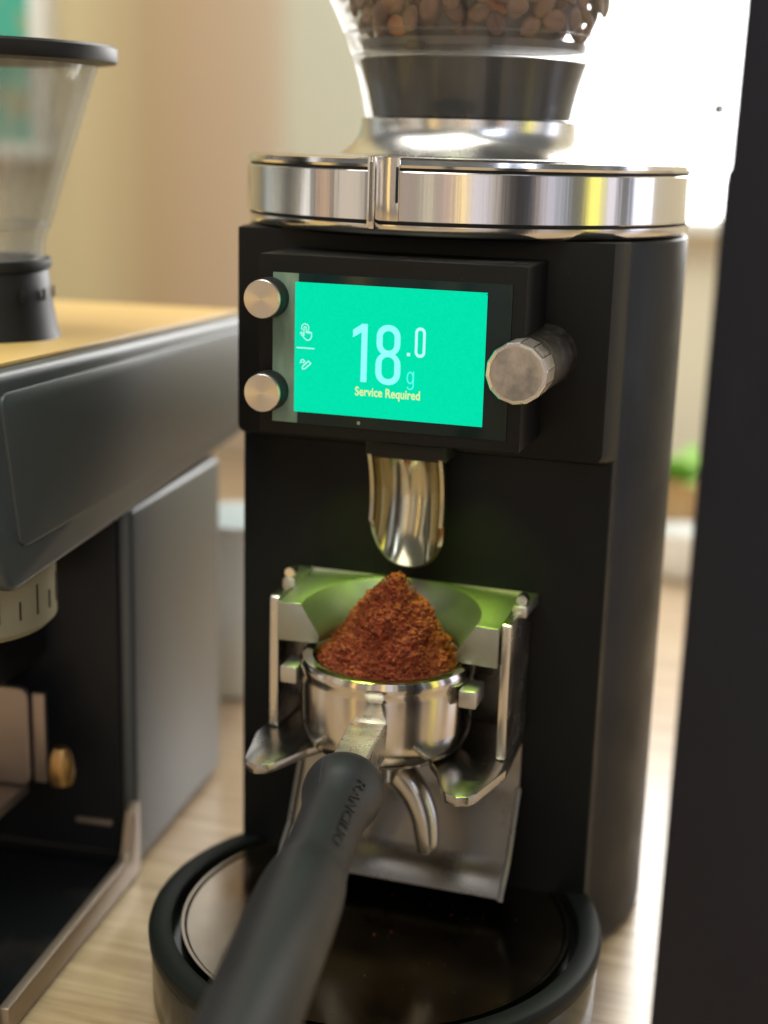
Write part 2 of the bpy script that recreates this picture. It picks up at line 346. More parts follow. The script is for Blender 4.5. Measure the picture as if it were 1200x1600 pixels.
# wall is built around the window opening
obj('wall_section', box(-2.0, -0.235, YW+0.02, YW+0.12, 0.277, 1.6), 'wall', wl)
obj('wall_section', box(0.36, 2.0, YW+0.02, YW+0.12, 0.277, 1.6), 'wall', wl)
obj('wall_section', box(-0.235, 0.36, YW+0.02, YW+0.12, 1.3, 1.6), 'wall', wl)
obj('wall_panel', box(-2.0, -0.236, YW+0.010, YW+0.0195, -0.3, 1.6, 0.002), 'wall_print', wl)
win = thing('window', (0.06, YW, 0.277), 'bright overexposed window behind the right side of the grinder', 'window')
obj('pane', box(-0.235, 0.36, YW+0.07, YW+0.075, 0.277, 1.3), 'daylight', win)
obj('sill', box(-0.25, 0.375, YW-0.012, YW+0.068, 0.262, 0.2765, 0.003), 'white', win)
for x0, x1 in ((-0.234, -0.215), (0.34, 0.359)): obj('frame', box(x0, x1, YW+0.03, YW+0.068, 0.278, 1.299, 0.003), 'white', win)
obj('handle', lathe([(0.0, -0.006), (0.009, -0.006), (0.0105, 0.000), (0.0105, 0.020), (0, 0.020)], (0.018, YW+0.03, 0.381), 24, 'y'), 'grey_column', win)

pic = thing('wall_picture', (-0.76, YW, 0.36), 'teal picture with orange patch in a white frame at upper left', 'picture')
obj('print', box(-0.86, -0.712, YW-0.012, YW-0.006, 0.33, 0.62), 'poster', pic)
fm = []
for a in ((-0.88, -0.694, 0.312, 0.330), (-0.88, -0.694, 0.620, 0.638), (-0.88, -0.860, 0.330, 0.620), (-0.712, -0.694, 0.330, 0.620)):
    obj('frame', box(a[0], a[1], YW-0.02, YW+0.012, a[2], a[3], 0.002), 'white', pic)

# small things far back on the counter, seen in the two gaps
cup = thing('cup', (0.048, 0.56, 0), 'small white cup on the counter, seen between grinder and black cabinet', 'cup')
obj('cup_body', lathe([(0, 0.001), (0.016, 0.001), (0.021, 0.010), (0.024, 0.040), (0.022, 0.040), (0.019, 0.011), (0, 0.006)], (0.048, 0.56, 0), 40), 'porcelain', cup)
obj('handle', tube([(0.070, 0.56, 0.032), (0.080, 0.56, 0.030), (0.083, 0.56, 0.020), (0.078, 0.56, 0.012), (0.068, 0.56, 0.012)], [0.003]*5, 12), 'porcelain', cup)
pl = thing('potted_plant', (0.035, 0.76, 0), 'blurred green plant in a terracotta pot by the wall under the window', 'plant')
obj('pot', lathe([(0, 0.001), (0.022, 0.001), (0.030, 0.034), (0.032, 0.034), (0.032, 0.042), (0.028, 0.042), (0.026, 0.034), (0, 0.034)], (0.025, 0.76, 0), 32), 'terracotta', pl)
for k in range(22):
    a = random.uniform(0, 6.28); le = random.uniform(0.035, 0.06); el = random.uniform(0.2, 1.1)
    b = bmesh.new(); base = Vector((0.025+0.01*math.cos(a), 0.755+0.01*math.sin(a), 0.036))
    dirh = Vector((math.cos(a), math.sin(a), 0)); sidev = Vector((-math.sin(a), math.cos(a), 0)); L = []
    for i in range(6):
        t = i/5; p = base + dirh*le*t*math.cos(el) + Vector((0, 0, 1))*le*(t*math.sin(el) - 0.25*t*t)
        wd = 0.012*math.sin(math.pi*min(1, t*0.9+0.08))
        L.append([b.verts.new(p+sidev*wd+Vector((0, 0, wd*0.3))), b.verts.new(p), b.verts.new(p-sidev*wd+Vector((0, 0, wd*0.3)))])
    for A, B in zip(L, L[1:]):
        for j in range(2): b.faces.new((A[j], A[j+1], B[j+1], B[j]))
    obj('leaf', b, 'leaf', pl)
jug = thing('milk_jug', (-0.195, 0.20, 0), 'bluish white jug on the counter in the gap behind the two grinders', 'jug')
obj('jug_body', lathe([(0, 0.001), (0.034, 0.001), (0.036, 0.006), (0.035, 0.06), (0.030, 0.095), (0.033, 0.112), (0.031, 0.112), (0.028, 0.095), (0.033, 0.06), (0.033, 0.007), (0, 0.005)], (-0.195, 0.20, 0), 48), 'bluish', jug)
obj('handle', tube([(-0.228, 0.2, 0.095), (-0.25, 0.2, 0.09), (-0.255, 0.2, 0.06), (-0.245, 0.2, 0.03), (-0.229, 0.2, 0.025)], [0.004]*5, 12), 'bluish', jug)

# ------------------------------------------------------------------ black cabinet at the right
cab = thing('black_panel', (0.155, -0.23, 0), 'tall narrow black panel standing at the right edge of the picture', 'panel')
def lean(x0, x1, z0, z1, y0, y1): return prism([(x0, z0), (0.185, z0), (0.185, z1), (x1, z1)], 'y', y0, y1, 0.0016, 3)
obj('board', prism(rpoly([(0.1285, 0.0015), (0.185, 0.0015), (0.185, zr(0.12)), (0.1330, zr(0.12)), (0.13135, zr(0.0022)), (0.1306, zr(0.0010))], [0.001, 0.001, 0.001, 0.001, 0.0008, 0.0008], 2), 'y', -0.255, -0.205, 0.0016, 3), 'slab', cab)
obj('edge_strip', prism([(0.1279, 0.002), (0.1287, 0.002), (0.1308, zr(-0.001)), (0.1300, zr(-0.001))], 'y', -0.249, -0.210, 0.0003), 'slab_edge', cab)

# ------------------------------------------------------------------ main grinder
G = thing('coffee_grinder', (0, 0, 0), 'black espresso grinder with lit green display and chrome top ring', 'coffee grinder')
# body: flat front, round back
def plan(r, fy, hw):
    a0 = -math.acos(hw/r); pts = [(-hw, fy), (hw, fy)]
    n = 64; a1 = math.pi - a0
    for i in range(n+1):
        a = a0 + (a1-a0)*i/n; pts.append((r*math.cos(a), r*math.sin(a)))
    return pts
pp = plan(0.0945, -0.060, 0.0793)
obj('body', prism(rpoly(pp[:2], 0) + pp[2:], 'z', 0.003, zr(-0.0295), 0.0016, 3), 'body', G, 25)
# upper control panel
def panel_mesh():
    b = bmesh.new()
    z0, z1 = zr(-0.1135), zr(-0.0292)
    fr = rpoly([(-0.0765, z0), (0.0765, z0), (0.0765, z1), (-0.0765, z1)], [0.004, 0.004, 0.0005, 0.0005], 5)
    bk = rpoly([(-0.0802, z0-0.004), (0.0802, z0-0.004), (0.0802, z1), (-0.0802, z1)], [0.006, 0.006, 0.0005, 0.0005], 5)
    A = [b.verts.new((x, -0.072, z)) for x, z in fr]; B = [b.verts.new((x, -0.0575, z)) for x, z in bk]
    n = len(A); b.faces.new(A); b.faces.new(B)
    for i in range(n): b.faces.new((A[i], A[(i+1) % n], B[(i+1) % n], B[i]))
    bmesh.ops.recalc_face_normals(b, faces=b.faces); bevel(b, 0.0007, 2, 20)
    return b
obj('control_panel', panel_mesh(), 'panel', G)
hs = obj('display_housing', prism(rpoly([(-0.0524, zr(-0.1048)), (0.0514, zr(-0.1048)), (0.0514, zr(-0.0364)), (-0.0524, zr(-0.0364))], 0.0008, 3), 'y', -0.108, -0.070, 0.0005, 2), 'housing', G)
gl = obj('display_glass', box(-0.0468, 0.0464, -0.1086, -0.1075, zr(-0.1004), zr(-0.0430), 0.0003, 2), 'glass_dark', hs)
obj('protective_film', box(-0.0463, -0.0360, -0.10875, -0.10855, zr(-0.1001), zr(-0.0431)), 'film', hs)
scr = obj('screen', box(-0.0373, 0.0372, -0.1089, -0.1087, 0.2423, 0.2917), 'screen', G)
YS = -0.10892
def flat_mesh(polys, t=0.00004):
    """polys: list of (outer, inner or None) outlines in millimetres on the screen plane"""
    b = bmesh.new()
    for outer, inner in polys:
        if inner is None:
            b.faces.new([b.verts.new((x/1000, YS-t, z/1000)) for x, z in outer])
        else:
            A = [b.verts.new((x/1000, YS-t, z/1000)) for x, z in outer]; B = [b.verts.new((x/1000, YS-t, z/1000)) for x, z in inner]
            n = len(A)
            for i in range(n): b.faces.new((A[i], A[(i+1) % n], B[(i+1) % n], B[i]))
    return b
def rrect(x0, x1, z0, z1, r, n=8):
    out = []
    for cx, cz, a0 in ((x1-r, z1-r, 0), (x0+r, z1-r, 90), (x0+r, z0+r, 180), (x1-r, z0+r, 270)):
        for k in range(n+1):
            a = R(a0+90*k/n); out.append((cx+r*math.cos(a), cz+r*math.sin(a)))
    return out
def stroke(pts, wd):
    polys = []
    for a, c in zip(pts, pts[1:]):
        a, c = Vector(a), Vector(c); t = (c-a).normalized(); nn = Vector((-t.y, t.x))*wd/2
        polys.append(([tuple(a+nn), tuple(c+nn), tuple(c-nn), tuple(a-nn)], None))
    for p in pts:
        polys.append(([(p[0]+wd/2*math.cos(k*math.pi/6), p[1]+wd/2*math.sin(k*math.pi/6)) for k in range(12)], None))
    return polys
def arc(cx, cz, rx, rz, a0, a1, n=10): return [(cx+rx*math.cos(R(a0+(a1-a0)*k/n)), cz+rz*math.sin(R(a0+(a1-a0)*k/n))) for k in range(n+1)]
obj('digit', flat_mesh([([(-13.9, 272.3), (-13.9, 275.1), (-10.3, 277.6), (-8.15, 277.6), (-8.2, 255.7), (-10.6, 255.7), (-10.5, 274.4)], None)]), 'digit', scr)
eo = flat_mesh([(rrect(-4.55, 4.75, 266.2, 277.75, 4.4), rrect(-2.2, 2.45, 268.2, 275.5, 2.25))])
e2 = flat_mesh([(rrect(-4.75, 5.05, 255.3, 267.5, 4.6), rrect(-2.35, 2.65, 257.5, 265.8, 2.4))], 0.00006)
for f in e2.faces: eo.faces.new([eo.verts.new(v.co) for v in f.verts])
e2.free()
obj('digit', eo, 'digit', scr)
obj('decimal_point', flat_mesh([([(7.4, 266.7), (8.65, 266.7), (8.65, 267.9), (7.4, 267.9)], None)]), 'digit2', scr)
obj('digit', flat_mesh([(rrect(10.4, 14.45, 266.4, 277.6, 2.0), rrect(11.4, 13.45, 267.5, 276.5, 1.0))]), 'digit2', scr)
def glyph(name, polys, material):
    b = bmesh.new()
    for i, (o_, _) in enumerate(polys):
        b.faces.new([b.verts.new((x/1000, YS-0.00003-0.000001*i, z/1000)) for x, z in o_])
    return obj(name, b, material, scr)
glyph('unit_letter', stroke(arc(8.95, 258.6, 1.15, 2.1, 0, 360, 20), 0.5) + stroke([(10.2, 260.9), (10.2, 255.6)] + arc(9.0, 255.5, 1.2, 1.2, 0, -150, 8), 0.5), 'unit')
# touch icon, dividing line, pencil icon
glyph('hand_icon', stroke(arc(-33.05, 274.7, 1.45, 1.45, -35, 215, 14), 0.32)
      + stroke([(-33.55, 271.6), (-33.55, 274.6)] + arc(-33.1, 274.6, 0.45, 0.5, 180, 0, 5) + [(-32.65, 272.8)], 0.30)
      + stroke([(-32.65, 273.0), (-31.9, 273.35), (-31.9, 272.6), (-31.85, 273.3), (-31.2, 273.2), (-31.2, 272.6), (-31.15, 273.1), (-30.55, 272.9), (-30.4, 271.6), (-30.8, 270.6), (-31.6, 270.0), (-32.4, 270.0), (-33.3, 270.7), (-34.9, 272.4), (-34.7, 272.9), (-34.2, 272.7), (-33.55, 271.9)], 0.34), 'digit2')
glyph('divider_line', stroke([(-36.3, 266.95), (-29.4, 266.95)], 0.42), 'digit2')
glyph('pencil_icon', stroke([(-34.0, 258.9), (-33.0, 259.05), (-30.6, 261.2), (-31.6, 262.1), (-33.95, 259.9), (-34.0, 258.9)], 0.36) + stroke([(-34.9, 261.2), (-34.5, 262.3), (-33.7, 262.5), (-33.1, 261.9), (-33.4, 261.4), (-34.3, 261.4)], 0.36), 'digit2')
def text_mesh(s, size, bold=0.0, extrude=0.0):
    cu = bpy.data.curves.new('text', 'FONT'); cu.body = s; cu.size = size; cu.align_x = 'CENTER'; cu.offset = bold; cu.extrude = extrude
    cu.resolution_u = 3
    to = bpy.data.objects.new('text', cu); COL.objects.link(to)
    me = bpy.data.meshes.new_from_object(to.evaluated_get(bpy.context.evaluated_depsgraph_get()))
    bpy.data.objects.remove(to); me.materials.clear(); return me
bpy.context.view_layer.update()
tm = text_mesh('Service Required', 1.0, 0.02)
xs = [v.co.x for v in tm.vertices]; sx = 25.6/1000/(max(xs)-min(xs)); mid = (max(xs)+min(xs))/2
for v in tm.vertices: v.co = ((v.co.x-mid)*sx + 0.00015, YS-0.00004, 0.2505 + v.co.y*0.0047)
obj('warning_text', tm, 'warn', scr)
obj('sensor_dot', lathe([(0, -0.00015), (0.0007, -0.00015), (0.0007, 0), (0, 0)], (-0.01105, -0.1086, 0.2398), 16, 'y'), 'film', hs)
# two brushed push buttons
for bx, bz in ((-0.0475, zr(-0.0527)), (-0.0473, zr(-0.0882))):
    bt = obj('button', lathe([(0, 0.006), (0.0070, 0.006), (0.0073, 0.0056), (0.0073, 0.0042), (0, 0.0042)][::-1], (0, 0, 0), 64), 'button', None, 30)
    bt.matrix_world = Matrix.Translation((bx, -0.1115, bz)) @ Matrix.Rotation(R(90), 4, 'X')
    bt.parent = G
    col = obj('button_collar', lathe([(0.0, 0.0005), (0.0077, 0.0005), (0.0077, -0.0062), (0.0060, -0.0068), (0.0, -0.0068)], (bx, -0.1090, bz), 48, 'y'), 'gap', None)
    col.parent = bt; col.matrix_parent_inverse = bt.matrix_basis.inverted()
# dial knob
KX, KZ = 0.0524, zr(-0.0726)
def knob_mesh():
    b = bmesh.new(); n = 14; rings = []
    for r, y in ((0.0098, -0.1240), (0.0109, -0.1239), (0.0113, -0.1233), (0.0113, -0.1100), (0.0106, -0.1094)):
        rings.append([b.verts.new((KX+r*math.cos(2*math.pi*(i+0.3)/n), y, KZ+r*math.sin(2*math.pi*(i+0.3)/n))) for i in range(n)])
    for A, B in zip(rings, rings[1:]):
        for i in range(n): b.faces.new((A[i], A[(i+1) % n], B[(i+1) % n], B[i]))
    b.faces.new(rings[0]); b.faces.new(rings[-1])
    bmesh.ops.recalc_face_normals(b, faces=b.faces)
    e = [x for x in b.edges if abs(x.verts[0].co.y-x.verts[1].co.y) > 0.01]
    bmesh.ops.bevel(b, geom=e, offset=0.00025, segments=1, affect='EDGES')
    me = bpy.data.meshes.new('mesh'); b.to_mesh(me); b.free()
    me.materials.append(MAT['knob']); me.materials.append(MAT['knob_edge'])
    for p in me.polygons:
        p.use_smooth = False
        if p.area < 6e-6 and p.center.y < -0.12: p.material_index = 1
        if p.area < 1.2e-5 and -0.12 < p.center.y < -0.112: p.material_index = 1
    return me
kn = obj('knob', knob_mesh(), None, G)
obj('knob_stem', lathe([(0, -0.1098), (0.0106, -0.1098), (0.0110, -0.108), (0.0114, -0.0745), (0.0122, -0.0722), (0, -0.0715)], (KX, 0, KZ), 48, 'y'), 'dusty', kn)

# chrome top ring
obj('adjustment_ring', lathe([(0.090, -0.0234), (0.0946, -0.0234), (0.0950, -0.0230), (0.0950, -0.0052), (0.0946, -0.0048), (0.090, -0.0048)], (0, 0, Z0), 160), 'ring', G, 40)
obj('ring_seal', lathe([(0.088, -0.0250), (0.0935, -0.0250), (0.0935, -0.0032), (0.088, -0.0032)], (0, 0, Z0), 128), 'gap', G)
obj('lower_collar', lathe([(0.0885, -0.0294), (0.0915, -0.0294), (0.0935, -0.0280), (0.0944, -0.0262), (0.0945, -0.0246), (0.090, -0.0246)], (0, 0, Z0), 160), 'ring', G, 50)
obj('top_plate', lathe([(0.090, -0.0036), (0.0944, -0.0036), (0.0948, -0.0026), (0.0942, -0.0008), (0.0928, 0.0), (0.056, 0.0), (0.050, -0.002)], (0, 0, Z0), 160), 'chrome', G, 40)
obj('hopper_mount', lathe([(0.0560, 0.0003), (0.0540, 0.0016), (0.0505, 0.0042), (0.0478, 0.0080), (0.0466, 0.0125), (0.0466, 0.0150), (0.043, 0.0152)], (0, 0, Z0), 128), 'mount', G, 60)
# pointer clip over the ring
def polar(px_ang, r0, r1, wd, z0, z1, bev):
    b = box(-wd/2, wd/2, -r1, -r0, z0, z1, bev)
    bmesh.ops.rotate(b, verts=b.verts, cent=(0, 0, 0), matrix=Matrix.Rotation(px_ang, 3, 'Z'))
    return b
AZ = R(-6.8)
clip = obj('ring_pointer', polar(AZ, 0.0925, 0.0992, 0.0032, zr(-0.0262), zr(0.0006), 0.0005), 'chrome', G)
obj('pointer_inlay', polar(AZ, 0.0985, 0.0995, 0.0014, zr(-0.0235), zr(-0.0016), 0.0004), 'satin', clip)
obj('pointer_plate', polar(AZ+R(3.2), 0.093, 0.0954, 0.0086, zr(-0.0232), zr(0.0003), 0.0003), 'ring', clip)
obj('index_slot', polar(AZ+R(5.3), 0.0945, 0.0957, 0.0013, zr(-0.0165), zr(-0.0032), 0.0004), 'gap', clip)

# drip base and tray
TC = (0.0, -0.105, 0)
obj('base', lathe([(0, 0.0015), (0.0905, 0.0015), (0.0915, 0.003), (0.0920, 0.0245), (0.0915, 0.0265), (0, 0.0265)], TC, 128), 'black_gloss', G)
obj('tray_rim', lathe([(0.0905, 0.0268), (0.0922, 0.0268), (0.0928, 0.0280), (0.0931, 0.0320), (0.0926, 0.0336), (0.0912, 0.0342), (0.0850, 0.0342), (0.0838, 0.0338), (0.0834, 0.0325), (0.0830, 0.0272)], TC, 160, closed=True), 'rubber', G, 50)
obj('drip_tray', lathe([(0, 0.0318), (0.0775, 0.0318), (0.0786, 0.0326), (0.0798, 0.0326), (0.0802, 0.0270), (0, 0.0270)], TC, 128), 'tray', G)

# outlet chute (half tube, open to the front)
def chute():
    b = bmesh.new(); r = 0.0156; nu, ns = 28, 24; grid = []
    for i in range(nu+1):
        u = -1+2*i/nu; ph = u*R(96); row = []
        xr = min(0.9994, abs(math.sin(ph))*0.999) if abs(ph) < R(88) else 0.9994
        zend = -0.1638 + 0.021*(1-(max(0, 1-xr**2.3))**(1/2.3))
        for j in range(ns+1):
            z = -0.1155 + (zend+0.1155)*j/ns
            y0 = -0.0715 - 0.0100*((z+0.1350)/0.028)**2 - 0.0055
            row.append(b.verts.new((r*math.sin(ph), y0 + r*0.95*math.cos(ph), zr(z))))
        grid.append(row)
    for i in range(nu):
        for j in range(ns): b.faces.new((grid[i][j], grid[i+1][j], grid[i+1][j+1], grid[i][j+1]))
    bmesh.ops.recalc_face_normals(b, faces=b.faces)
    bmesh.ops.solidify(b, geom=b.faces[:], thickness=0.0016)
    return b
obj('outlet_chute', chute(), 'chute', G, 50)
obj('chute_shadow_block', box(-0.0168, 0.0168, -0.0830, -0.0590, zr(-0.1168), zr(-0.1100), 0.001), 'gap', G)  # black block added in place of the shadow above the chute
for s in (-1, 1):
    obj('work_lamp', box(s*0.027-0.005, s*0.027+0.005, -0.0890, -0.0810, zr(-0.1056), zr(-0.1046), 0.0003), 'lamp', G)
    la = bpy.data.lights.new('work_light', 'AREA'); la.shape = 'RECTANGLE'; la.size = 0.010; la.size_y = 0.008; la.energy = 0.022; la.spread = R(80); la.color = (0.60, 1.0, 0.09)
    lo = bpy.data.objects.new('work_light', la); COL.objects.link(lo); lo.location = (s*0.027, -0.085, zr(-0.1060))

# portafilter holder: back plate, funnel, brackets, fork
def sheet(profile, hw0, hw1, th):
    """bent sheet: profile of (y, z), half width grows from hw0 to hw1"""
    b = bmesh.new(); n = len(profile); f = []; k = []
    for i, (y, z) in enumerate(profile):
        t = i/(n-1); hw = hw0+(hw1-hw0)*t
        f.append([b.verts.new((-hw, y, z)), b.verts.new((hw, y, z))])
    for A, B in zip(f, f[1:]): b.faces.new((A[0], A[1], B[1], B[0]))
    bmesh.ops.recalc_face_normals(b, faces=b.faces)
    bmesh.ops.solidify(b, geom=b.faces[:], thickness=th)
    return b
pr = [(-0.0625, zr(-0.176)), (-0.0625, zr(-0.250)), (-0.0632, zr(-0.2575)), (-0.0650, zr(-0.2625)), (-0.0770, zr(-0.2845)), (-0.0790, zr(-0.2875)), (-0.0815, zr(-0.2893)), (-0.0850, zr(-0.2925)), (-0.0885, zr(-0.2975))]
hp = obj('splash_plate', sheet(pr, 0.0490, 0.0490, 0.0014), 'satin', G, 60)
for s in (-1, 1):
    obj('plate_edge', tube([(s*0.0490, -0.0640, zr(-0.258)), (s*0.0490, -0.0665, zr(-0.2628)), (s*0.0490, -0.0785, zr(-0.2848)), (s*0.0490, -0.0868, zr(-0.2920)), (s*0.0488, -0.0895, zr(-0.2978))], [0.0013]*5, 10), 'satin', hp)
def funnel_mesh():
    b = bmesh.new(); cx, cy = 0, -0.098
    zb, zt, zbot = zr(-0.1880), zr(-0.1755), zr(-0.1915)
    n = 56; cols = []
    for i in range(n+1):
        a = R(-6) + R(192)*i/n; ca, sa = math.cos(a), math.sin(a)
        hw = 0.0458 if i in (0, n) else 0.0458
        # distance to outer rectangle
        ts = []
        if abs(ca) > 1e-6: ts.append(hw/abs(ca))
        if sa > 1e-6: ts.append((-0.0612-cy)/sa)
        to = min(ts)
        rt = min(0.0366, to-0.0004); rb = 0.0288
        rear = max(0, sa); zt2 = zt + 0.0035*rear
        cols.append([b.verts.new((cx+ca*r, cy+sa*r, z)) for r, z in ((rb, zb), (rt, zt2), (to, zt2), (to, zbot), (rb, zbot))])
    for A, B in zip(cols, cols[1:]):
        for j in range(5): b.faces.new((A[j], A[(j+1) % 5], B[(j+1) % 5], B[j]))
    b.faces.new(cols[0]); b.faces.new(cols[-1])
    bmesh.ops.recalc_face_normals(b, faces=b.faces)
    bevel(b, 0.0009, 2, 40)
    return b
obj('funnel', funnel_mesh(), 'funnel', G, 40)
obj('top_flange', prism(rpoly([(-0.0525, -0.0608), (0.0525, -0.0608), (0.0520, -0.082), (0.0462, -0.082), (0.0462, -0.0615), (-0.0462, -0.0615), (-0.0462, -0.082), (-0.0520, -0.082)], 0.0004, 2), 'z', zr(-0.1765), zr(-0.1722), 0.0003), 'cast', G)
for s in (-1, 1):
    obj('bracket', prism(rpoly([(-0.1000, zr(-0.2305)), (-0.0640, zr(-0.2305)), (-0.0640, zr(-0.1780)), (-0.0880, zr(-0.1740)), (-0.1000, zr(-0.1740))], [0.001, 0.001, 0.002, 0.003, 0.002], 3), 'x', min(s*0.0465, s*0.0501), max(s*0.0465, s*0.0501), 0.0006), 'steel', G)
    obj('screw', lathe([(0, -0.0012), (0.0022, -0.0012), (0.0024, -0.0004), (0.0024, 0.003), (0, 0.003)], (s*0.0495, -0.0790, zr(-0.1700)), 20, 'y'), 'chrome', G)
    pts = [(0.0180, -0.0635), (0.0505, -0.0635), (0.0525, -0.1080), (0.0470, -0.1330), (0.0450, -0.1365), (0.0405, -0.1385), (0.0360, -0.1365), (0.0340, -0.1335), (0.0270, -0.1165), (0.0215, -0.1080)]
    pts = [(s*x, y) for x, y in pts]
    obj('fork_arm', prism(rpoly(pts, 0.002, 3), 'z', zr(-0.2347), zr(-0.2308), 0.0004), 'fork', G)

# ------------------------------------------------------------------ bean hopper and beans
HP = thing('bean_hopper', (0, 0, zr(0.0152)), 'clear hopper full of roasted beans on top of the lit grinder', 'hopper')
def hr(z):  # outer glass radius
    pts = [(0.0155, 0.0452), (0.028, 0.0475), (0.040, 0.0512), (0.050, 0.0553), (0.062, 0.0612), (0.10, 0.080), (0.16, 0.110)]
    for (a, ra), (b2, rb) in zip(pts, pts[1:]):
        if z <= b2: return ra+(rb-ra)*max(0, (z-a)/(b2-a))
    return pts[-1][1]
prof = [(hr(0.0155+0.1245*k/24), 0.0155+0.1245*k/24) for k in range(25)]
obj('shell', lathe(prof + [(r-0.002, z) for r, z in prof[::-1]], (0, 0, Z0), 128, closed=True), 'clear', HP, 60)
for z in (0.0400, 0.0490):
    r = hr(z); obj('ridge', lathe([(r-0.0026, z-0.0006), (r-0.0008, z-0.0006), (r+0.0005, z), (r-0.0008, z+0.0006), (r-0.0026, z+0.0006)], (0, 0, Z0), 128, closed=True), 'clear', HP)
obj('collar', lathe([(0.0405, 0.0156), (0.0420, 0.0162), (0.0442, 0.026), (0.0480, 0.0385), (0.0475, 0.0392), (0, 0.0392)], (0, 0, Z0), 128), 'black', HP)
obj('feed_plate', lathe([(0, 0.0435), (0.047, 0.0435), (0.0475, 0.0465), (0, 0.0465)], (0, 0, Z0), 96), 'smoke', HP)
obj('latch', polar(R(-14), 0.0475, 0.0492, 0.008, zr(0.0412), zr(0.0448), 0.0006), 'gap', HP)
def bean_mesh():
    b = bmesh.new(); bmesh.ops.create_uvsphere(b, u_segments=16, v_segments=10, radius=1)
    for v in b.verts:
        x, y, z = v.co; zz = z*0.62
        if z < 0: zz = z*0.34
        if z < 0.05:
            g = math.exp(-(y/0.13)**2)*max(0, 1-x*x*0.9); zz += 0.22*g
        v.co = (x*0.0057, y*0.0041, zz*0.0041)
    return finish(b, 80)
bm_ = bean_mesh(); bm_.materials.append(MAT['bean'])
placed = []; tries = 0
while len(placed) < 290 and tries < 200000:
    tries += 1
    z = random.uniform(0.0505, 0.076); rmax = hr(z)-0.0086; a = random.uniform(0, 2*math.pi)
    r = rmax-abs(random.gauss(0, 0.006)) if random.random() < 0.85 else rmax*math.sqrt(random.random())
    r = max(0, r)
    if math.sin(a - R(14)) > 0.75 and random.random() < 0.8: continue
    p = Vector((r*math.cos(a), r*math.sin(a), zr(z)))
    if all((p-q).length > 0.0074 for q in placed): placed.append(p)
for i, p in enumerate(placed):
    o = bpy.data.objects.new('coffee_bean', bm_); COL.objects.link(o)
    o.location = p
    a = math.atan2(p.y, p.x)
    o.rotation_euler = (Matrix.Rotation(a, 3, 'Z') @ Matrix.Rotation(R(90)*random.choice((1, -1)) + random.gauss(0, 0.35), 3, 'Y') @ Matrix.Rotation(random.uniform(0, 6.28), 3, 'Z')).to_euler()
    s = random.uniform(0.88, 1.1); o.scale = (s, s, s)
    tag(o, 'roasted brown coffee bean heaped inside the clear hopper', 'coffee bean', 'coffee beans in the hopper')
obj('inner_cone', lathe([(0, 0.0470), (0.037, 0.0470), (0.052, 0.085), (0, 0.085)], (0, 0, Z0), 48), 'smoke', HP)

# ------------------------------------------------------------------ portafilter
PC = (0, -0.098, Z0)
PF = thing('portafilter', (0, -0.098, zr(-0.2308)), 'chrome portafilter with black rubber handle resting in the grinder fork', 'portafilter')
obj('cup', lathe([(0.0290, -0.1960), (0.0292, -0.1942), (0.0302, -0.1930), (0.0325, -0.1926), (0.0342, -0.1932), (0.0350, -0.1950), (0.0350, -0.1975), (0.0342, -0.1995), (0.0345, -0.2010), (0.0345, -0.2180), (0.0338, -0.2230), (0.0318, -0.2275), (0.0290, -0.2302), (0.0240, -0.2308), (0, -0.2308)], PC, 128), 'pf', PF, 40)
obj('basket', lathe([(0.0288, -0.1935), (0.0286, -0.2150), (0, -0.2150)], PC, 96), 'pf', PF)
for s in (-1, 1):
    obj('lug', box(min(s*0.0335, s*0.0405), max(s*0.0335, s*0.0405), -0.1130, -0.0990, zr(-0.2055), zr(-0.1985), 0.0006), 'cast', PF)
# neck and handle
hd = Vector((0.128, -0.990, -0.100)).normalized()
H0 = Vector((0.0085, -0.1690, zr(-0.2158)))      # start of the grip
hs_ = hd.cross(Vector((0, 0, 1))).normalized(); hu = hs_.cross(hd)
def neck():
    b = bmesh.new(); rings = []
    for t, hwid, top, bot in ((-0.041, 0.0074, 0.0012, -0.012), (-0.0365, 0.0070, 0.0036, -0.0115), (-0.033, 0.0068, 0.0046, -0.0110), (-0.015, 0.0066, 0.0068, -0.0080), (0.004, 0.0064, 0.0084, -0.0068)):
        c0 = H0 + hd*t
        pts = rpoly([(-hwid, top), (hwid, top), (hwid*0.92, bot), (-hwid*0.92, bot)], 0.0008, 3)
        rings.append([b.verts.new(c0 + hs_*x + hu*z) for x, z in pts])
    n = len(rings[0])
    for A, B in zip(rings, rings[1:]):
        for i in range(n): b.faces.new((A[i], A[(i+1) % n], B[(i+1) % n], B[i]))
    b.faces.new(rings[0]); b.faces.new(rings[-1])
    return b
obj('neck', neck(), 'neck', PF, 40)
hprof = [(0.0, 0.0075), (0.0006, 0.0108), (0.0022, 0.0130), (0.0055, 0.0142), (0.0095, 0.0145), (0.0140, 0.0140), (0.0190, 0.0127), (0.0250, 0.0117), (0.0330, 0.0114), (0.0440, 0.0115), (0.0540, 0.0117), (0.0600, 0.0122), (0.0660, 0.0132), (0.0740, 0.0139), (0.0850, 0.0141), (0.1050, 0.0141), (0.1500, 0.0142), (0.1800, 0.0140), (0.1860, 0.0120), (0.1880, 0.0080), (0.1883, 0.0)]
def hrad(t):
    for (a, ra), (b2, rb) in zip(hprof, hprof[1:]):
        if t <= b2: return ra+(rb-ra)*(t-a)/(b2-a)
    return 0
